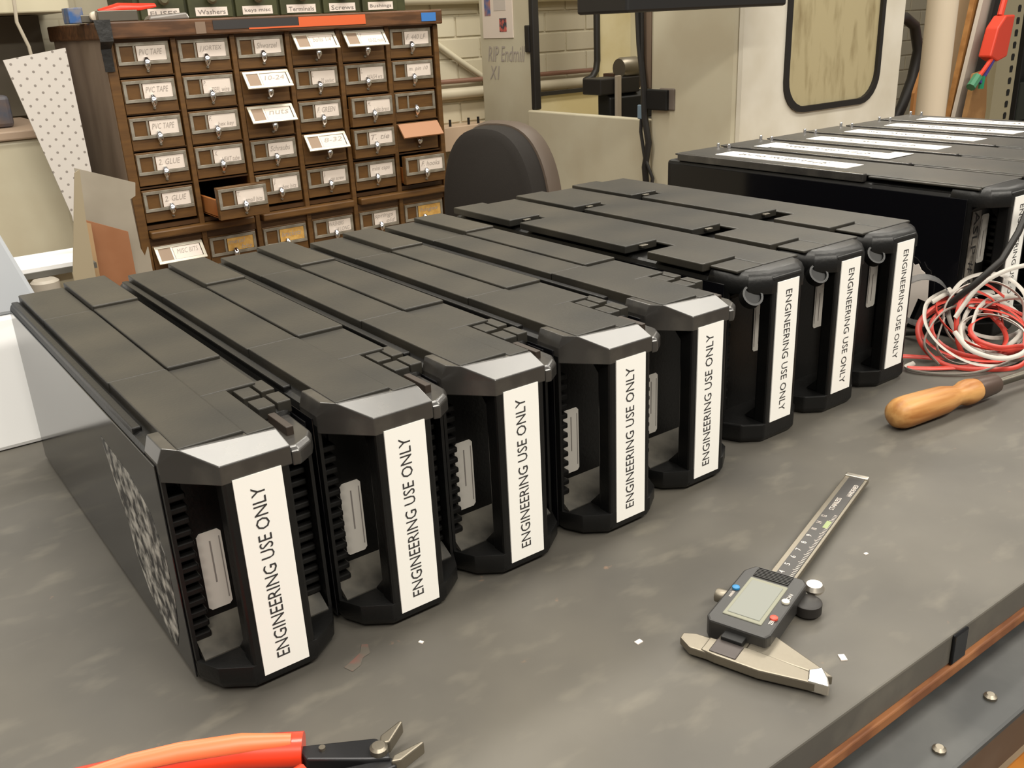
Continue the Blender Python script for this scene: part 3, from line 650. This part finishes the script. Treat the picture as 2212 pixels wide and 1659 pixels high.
bx('board', (-.12, 0, -.09), (.16, .09, .0), mat('pale_pink_wood', (216, 190, 164), .5), wr, .003)
for x in (-.03, .055, .10): MB().lathe([(.005, 0), (.005, .025)], (x, .02, 0), n=8).build('peg', rubber, wr)

# ================================================================== office chair
ch = empty('office_chair', 'dark padded office chair with rounded backrest behind the bench', 'chair', (1.322, 1.5, FZ), R(-78))
ch.scale = (.92, 1, 1)
pad = mat('dark_brown_pad', (30, 25, 21), .8, bump=.1, bscale=300); shell_m = mat('brown_grey_shell', (92, 80, 70), .55)
def dshape(w_, h0, h1, n=28, e=2.6):
    pts = [(w_*.92, h0), ]
    for k in range(n+1):
        a = math.pi*k/n; c_, s1 = math.cos(a), math.sin(a)
        pts.append((w_*math.copysign(abs(c_)**(2/e), c_), h1-.26 + .26*abs(s1)**(2/e)))
    pts.append((-w_*.92, h0)); return pts
zt = .975
def prof_ring(w_, z0, z1, y): return [(x, y, z) for x, z in dshape(w_, z0, z1)]
bk = MB().rings([prof_ring(.148, .60, zt-.012, -.056), prof_ring(.168, .585, zt+.004, -.046), prof_ring(.174, .58, zt+.008, -.018), prof_ring(.174, .58, zt+.008, .0)]).build('backrest_pad', pad, ch, smooth=True)
MB().rings([prof_ring(.180, .575, zt+.012, .001), prof_ring(.186, .57, zt+.018, .016), prof_ring(.182, .575, zt+.014, .046), prof_ring(.150, .60, zt-.01, .062)]).build('backrest_shell', shell_m, ch, smooth=True)
bx('seat', (-.22, -.44, .44), (.22, -.02, .51), pad, ch, .03, seg=3)
MB().tube([(0, .02, .66), (0, .06, .56), (0, .02, .45), (0, -.16, .43)], .018, 8).build('back_support', rubber, ch, smooth=True)
MB().lathe([(.028, .10), (.028, .28), (.018, .28), (.018, .44)], (0, -.2, 0), n=14).build('gas_post', rubber, ch, smooth=True)
for k in range(5):
    a = 2*math.pi*k/5
    MB().tube([(0, -.2, .11), (.27*math.cos(a), -.2+.27*math.sin(a), .07)], [.024, .016], 8).build('base_leg', rubber, ch, smooth=True)
    MB().lathe([(.024, -.012), (.026, 0), (.024, .012)], (.27*math.cos(a), -.2+.27*math.sin(a), .027), (math.sin(a), -math.cos(a), 0), 14).build('castor', rubber, ch, smooth=True)

# ================================================================== milling machine
mm = empty('milling_machine', 'cream enclosed milling machine with windows and hanging cables', 'milling machine', (1.96, 1.27, FZ))
def mb(n, a, b, m, par=mm, bev=0, **k):
    sh = lambda p: (p[0]-1.96, p[1]-1.27, p[2]-FZ)
    return bx(n, sh(a), sh(b), m, par, bev, **k)
def mp(pts): return [(p[0]-1.96, p[1]-1.27, p[2]-FZ) for p in pts]
# side with a big opening: lower panel, rear post, front post
mb('side_lower_panel', (1.955, 1.60, FZ), (1.985, 2.20, .030), beige, bev=.004)
sp_ = mb('side_rear_panel', (1.985, 2.205, FZ), (2.015, 2.50, .9), beige, bev=.004)
mb('side_front_panel', (1.94, 1.285, FZ), (1.975, 1.60, .9), beige, bev=.012)
mb('panel_gasket', (1.978, 2.186, .030), (2.006, 2.207, .9), rubber, bev=.004)
mb('gasket_clip', (1.974, 2.205, .215), (2.0, 2.228, .30), rubber, bev=.003)
nt = mb('paper_notice', (1.9815, 2.30, .262), (1.9845, 2.475, .62), mat('notice_paper', (226, 212, 200), .6), bev=0)
mb('printed_picture', (1.9805, 2.425, .335), (1.9818, 2.46, .45), mat('blue_print', (74, 100, 150), .6, c2=(170, 120, 110), scale=25), nt)
mb('printed_picture', (1.9805, 2.335, .282), (1.9818, 2.375, .325), mat('dark_red_print', (60, 60, 70), .6, c2=(196, 96, 86), scale=45, lo=.5, hi=.6), nt)
hw = text('handwriting', 'RIP Endmill', mp([(1.9835, 2.455, .185)])[0], (0, -.215, 0), (0, 0, .050), ink3, mm, .25)
text('handwriting', 'X1', mp([(1.9835, 2.45, .125)])[0], (0, -.06, 0), (0, 0, .045), ink3, mm, .25)
mb('notice_line', (1.9805, 2.335, .35), (1.9818, 2.405, .47), mat('grey_print', (200, 190, 182), .6), nt)
for o in list(mm.children):
    if o.name.startswith(('printed_picture', 'notice_line')): o.parent = nt
# front door with window
def rrect(x0, x1, z0, z1, r, n=6):
    out = []
    for cx_, cz_, a0 in ((x1-r, z1-r, 0), (x0+r, z1-r, 90), (x0+r, z0+r, 180), (x1-r, z0+r, 270)):
        for k in range(n+1): a = R(a0+90*k/n); out.append((cx_+r*math.cos(a), cz_+r*math.sin(a)))
    return out
inn = rrect(2.128, 2.530, .062, .80, .075); outr = rrect(2.112, 2.546, .046, .816, .085); 
big = []
for (x, z) in outr:
    big.append((1.945 if x < 2.33 else 2.655, FZ+.04 if z < .43 else .9))
door = MB().rings([mp([(x, 1.27, z) for x, z in big]), mp([(x, 1.27, z) for x, z in outr]), mp([(x, 1.285, z) for x, z in outr]), mp([(x, 1.285, z) for x, z in big]), mp([(x, 1.27, z) for x, z in big])], cap=False)
door.build('front_door', white_pt, mm)
g = MB().rings([mp([(x, 1.262, z) for x, z in outr]), mp([(x, 1.262, z) for x, z in inn]), mp([(x, 1.284, z) for x, z in inn]), mp([(x, 1.284, z) for x, z in outr]), mp([(x, 1.262, z) for x, z in outr])], cap=False)
g.build('window_gasket', rubber, mm, smooth=True)
MB().rings([mp([(x, 1.272, z) for x, z in inn]), mp([(x, 1.278, z) for x, z in inn])]).build('window_pane', mat('oily_yellow_pane', (182, 170, 134), .35, c2=(132, 116, 80), scale=9, stretch=(3, 1, .8), lo=.5, hi=.8), mm)
mb('far_side_panel', (2.64, 1.29, FZ), (2.66, 2.50, .9), beige)
mb('front_inner_panel', (1.98, 1.29, FZ), (2.64, 1.30, .045), beige)
mb('rear_panel', (2.475, 2.42, FZ), (2.64, 2.44, .9), mat('oily_cream_panel', (206, 195, 160), .45, c2=(194, 180, 138), scale=5))
mb('rear_lower_panel', (2.0, 2.42, FZ), (2.475, 2.44, .052), mat('oily_cream_panel', (206, 195, 160), .45))
mb('tray', (1.99, 1.62, -.12), (2.63, 2.42, -.10), mat('oily_cream_panel', (206, 195, 160), .45))
MB().tube(mp([(2.462, 2.415, .9), (2.462, 2.415, .16), (2.456, 2.415, .125), (2.435, 2.415, .100), (2.40, 2.415, .090)]), .013, 10).build('rear_gasket', rubber, mm, smooth=True)
mb('rear_rail', (2.02, 2.405, .052), (2.475, 2.42, .066), rubber)
mb('vice_arm', (2.02, 1.90, .083), (2.19, 1.99, .133), rubber, bev=.004)
MB().prism([(1.90-1.27, .0-FZ), (1.90-1.27, .07-FZ), (1.92-1.27, .086-FZ), (1.96-1.27, .086-FZ), (1.96-1.27, .0-FZ)], 'x', 2.06-1.96, 2.40-1.96).build('vice_block', dark, mm, .003)
mb('vice_block_base', (2.06, 1.80, -.10), (2.55, 2.0, .0), steel_d)
MB().lathe([(.03, 0), (.034, .01), (.034, .07), (.028, .08)], mp([(2.125, 1.93, .158)])[0], (1, 0, 0), 18).build('spindle_nut', steel, mm, smooth=True)
mb('spindle_block', (2.12, 1.95, .09), (2.24, 2.0, .142), mat('rusty_block', (70, 48, 34), .5))
mb('guide_post', (2.075, 1.885, -.10), (2.095, 1.897, .140), mat('grey_post', (158, 146, 130), .4), bev=.002)
mb('drive_unit', (2.02, 1.57, .050), (2.10, 1.66, .118), dark, bev=.004)
mb('drive_cap', (1.935, 1.50, .062), (1.955, 1.56, .122), mat('grey_cap', (110, 100, 92), .4), bev=.004)
mb('drive_mount', (1.925, 1.52, .062), (1.945, 1.60, .118), dark, bev=.003)
mb('column_bar', (1.945, 1.603, .118), (1.965, 1.645, .9), mat('brown_grey_bar', (122, 104, 88), .45), bev=.002)
MB().tube(mp([(1.935, 1.66, .80), (1.935, 1.655, .45), (1.932, 1.635, .24), (1.928, 1.612, .12), (1.925, 1.605, .04), (1.922, 1.585, -.03), (1.922, 1.60, -.10), (1.922, 1.59, -.18), (1.922, 1.60, -.30)]), .0095, 8).build('hanging_cable', rubber, mm, smooth=True)
MB().tube(mp([(1.930, 1.625, .80), (1.930, 1.625, .40), (1.93, 1.620, .10), (1.924, 1.62, .0), (1.92, 1.60, -.07), (1.92, 1.565, -.13), (1.92, 1.58, -.20), (1.92, 1.60, -.30)]), .005, 8).build('hanging_cable', rubber, mm, smooth=True)
mb('blue_clip', (1.920, 1.612, .035), (1.928, 1.632, .075), mat('pale_blue_clip', (120, 142, 160), .5), bev=.003)
# control pendant whose lower edge shows
pd = empty('control_pendant', 'black control pendant hanging before the milling machine', 'control panel', (1.64, 1.10, .3235))
bx('pendant_case', (-.26, 0, .0), (.252, .16, .28), mat('pendant_black', (26, 25, 25), .45), pd, .006)
bx('pendant_screen', (-.20, -.002, .06), (.10, .001, .24), dark, pd)
MB().tube([(0, .12, .28), (0, .12, .50), (.18, .20, .56)], .02, 10).build('pendant_arm', steel_d, pd, smooth=True)

# ================================================================== right side background
def tg(o, l, c): return tag(o, l, c)
tg(MB().lathe([(.046, 0), (.046, 2.2)], (2.905, 1.30, FZ), n=28).build('plastic_pipe', mat('cream_pvc', (218, 204, 182), .4), smooth=True), 'thick cream plastic pipe standing beside the milling machine', 'pipe')
def plank(name, pts, y, th, m, l, c):
    k = (y+.42)/2.02; pts = [(-.05+(x+.05)*k, max(.324+(z-.324)*k, FZ+.005)) for x, z in pts]
    x0 = sum(p[0] for p in pts)/len(pts)
    return tag(MB().prism([(x-x0, z-FZ) for x, z in pts], 'y', 0, th).build(name, m, loc=(x0, y, FZ)), l, c)
plank('plywood_board', [(3.40, .9), (3.90, .9), (3.66, .30), (3.59, -.02), (3.50, -.88), (3.34, -.88)], 1.66, .010, mat('pale_plywood', (214, 186, 146), .5), 'pale plywood board leaning behind the plastic pipe', 'board')
plank('brown_plank', [(3.80, .9), (3.92, .9), (3.70, .31), (3.63, .0), (3.50, -.88), (3.44, -.88), (3.58, .0), (3.64, .31)], 1.57, .02, mat('brown_plank', (170, 122, 70), .5, c2=(150, 104, 56), scale=20, stretch=(6, 1, 1)), 'brown wooden plank leaning on the pale plywood', 'plank')
plank('white_plank', [(3.96, .9), (4.06, .9), (3.79, .31), (3.70, -.11), (3.52, -.88), (3.44, -.88), (3.60, -.11), (3.70, .31)], 1.545, .016, mat('white_board_plank', (196, 186, 174), .5), 'white painted board leaning before the brown plank', 'plank')
plank('black_strip', [(4.02, .9), (4.10, .9), (3.845, .31), (3.735, -.11), (3.6, -.88), (3.55, -.88), (3.695, -.11), (3.79, .31)], 1.525, .012, rubber, 'black strip leaning beside the white board', 'strip')
plank('brown_paper_roll', [(3.72, .04), (3.80, .05), (3.83, -.10), (3.80, -.88), (3.66, -.88), (3.69, -.12)], 1.49, .02, mat('kraft_brown', (168, 128, 82), .6, c2=(146, 108, 66), scale=10), 'brown kraft paper stack beside the steel post', 'paper')
plank('wood_slat', [(3.30, -.0), (3.345, .10), (3.40, -.05), (3.36, -.88), (3.28, -.88)], 1.52, .012, mat('orange_wood', (178, 124, 72), .5), 'orange wooden slat leaning behind the plastic pipe', 'slat')
sp = empty('steel_post', 'perforated grey steel shelf post', 'post', (3.95, 1.60, FZ))
m_pst = mat('grey_green_steel', (168, 160, 132), .4)
bx('post_face', (-.085, 0, 0), (.075, .004, 1.9), m_pst, sp)
bx('post_flange', (-.085, .004, 0), (-.081, .05, 1.9), m_pst, sp)
for k in range(26):
    o = MB().prism([(-.010, -.013), (.010, -.013), (.013, .006), (.008, .013), (-.008, .013), (-.013, .006)], 'y', -.0012, .0008).build('slot', dark, sp) if k == 0 else None
    if k == 0: slot0 = o
    else: o = slot0.copy(); col.objects.link(o)
    o.location = (.035, 0, .62+k*.046)
sh = empty('shelf_rack', 'dark loaded shelf rack behind the steel post', 'shelf', (4.45, 1.608, FZ))
for z in (.70, 1.02, 1.34): bx('shelf_board', (-.36, 0, z), (.8, .085, z+.02), rubber, sh)
bx('rack_back', (-.36, .086, .05), (.8, .096, 1.9), dark, sh)
bx('rack_upright', (-.37, .0, 0), (-.36, .096, 1.9), dark, sh)
bl_ = ['dark green bin on the middle rack shelf by the steel post', 'dark green bin on the middle rack shelf, away from the steel post', 'dark green bin on the low rack shelf by the steel post', 'dark green bin on the low rack shelf, away from the steel post']
for k, (x, z, w_) in enumerate([(-.34, 1.04, .3), (.0, 1.04, .25), (-.34, .72, .2), (-.1, .72, .25)]):
    tag(bx('dark_bin', (0, 0, 0), (w_, .075, .16), mat('dark_green_bin', (28, 34, 26), .5), loc=(4.45+x, 1.612, FZ+z+.0005), bevel=.004), bl_[k], 'bin', 'bins on the shelf rack')
hz = MB().tube([(3.14, 1.62, .262), (3.22, 1.62, .264), (3.285, 1.62, .235), (3.325, 1.62, .15), (3.305, 1.62, .05), (3.26, 1.62, -.04), (3.19, 1.62, -.14), (3.10, 1.62, -.4), (3.08, 1.62, -.89)], .019, 12).build('black_hose', rubber, smooth=True)
tag(hz, 'thick black hose curving down beside the milling machine', 'hose')
rd = MB().tube([(2.700, 1.33, .026), (2.735, 1.31, -.09), (2.80, 1.12, -.89)], .010, 10).build('grey_rod', steel_d, smooth=True)
tag(rd, 'grey metal rod leaning beside the milling machine', 'rod')
cn = empty('red_connector_bundle', 'red connector bundle with green plugs hanging on the steel post', 'connector', (3.60, 1.48, .165))
redp = mat('red_connector', (222, 70, 48), .45)
MB().prism([(-.075, -.05), (-.02, -.07), (.045, -.055), (.065, .09), (.0, .09), (-.045, .05)], 'y', -.03, .02).build('red_block', redp, cn, .006)
MB().tube([(.01, 0, .09), (.03, 0, .16), (.05, .02, .24)], .012, 8).build('red_lead', redp, cn, smooth=True)
MB().tube([(-.05, -.02, -.06), (-.10, -.02, -.10), (-.13, -.02, -.12)], .008, 8).build('red_lead', redp, cn, smooth=True)
MB().tube([(-.03, -.02, -.06), (-.08, -.02, -.115), (-.11, -.02, -.14)], .006, 8).build('blue_lead', mat('blue_lead', (70, 62, 140), .5), cn, smooth=True)
MB().tube([(-.13, -.02, -.115), (-.17, -.02, -.15)], .017, 8).build('green_plug', mat('green_plug', (74, 138, 104), .5), cn, smooth=True)
MB().tube([(-.095, -.02, -.115), (-.098, -.02, -.16)], .010, 8).build('green_plug', mat('green_plug2', (30, 140, 100), .5), cn, smooth=True)
# floor clutter at the bench foot
wbx = empty('wooden_crate', 'orange wooden crate on the floor at the bench front', 'crate', (.85, -.29, FZ))
oc = mat('orange_crate', (196, 128, 52), .5, c2=(176, 108, 42), scale=12)
for y in (-.18, .16): bx('crate_side', (-.33, y, 0), (.33, y+.02, .47), oc, wbx)
for x in (-.33, .31): bx('crate_end', (x, -.16, 0), (x+.02, .16, .47), oc, wbx)
for k in range(4): bx('top_plank', (-.34, -.19+k*.0955, .47), (.34, -.19+k*.0955+.092, .49), oc, wbx, .002)
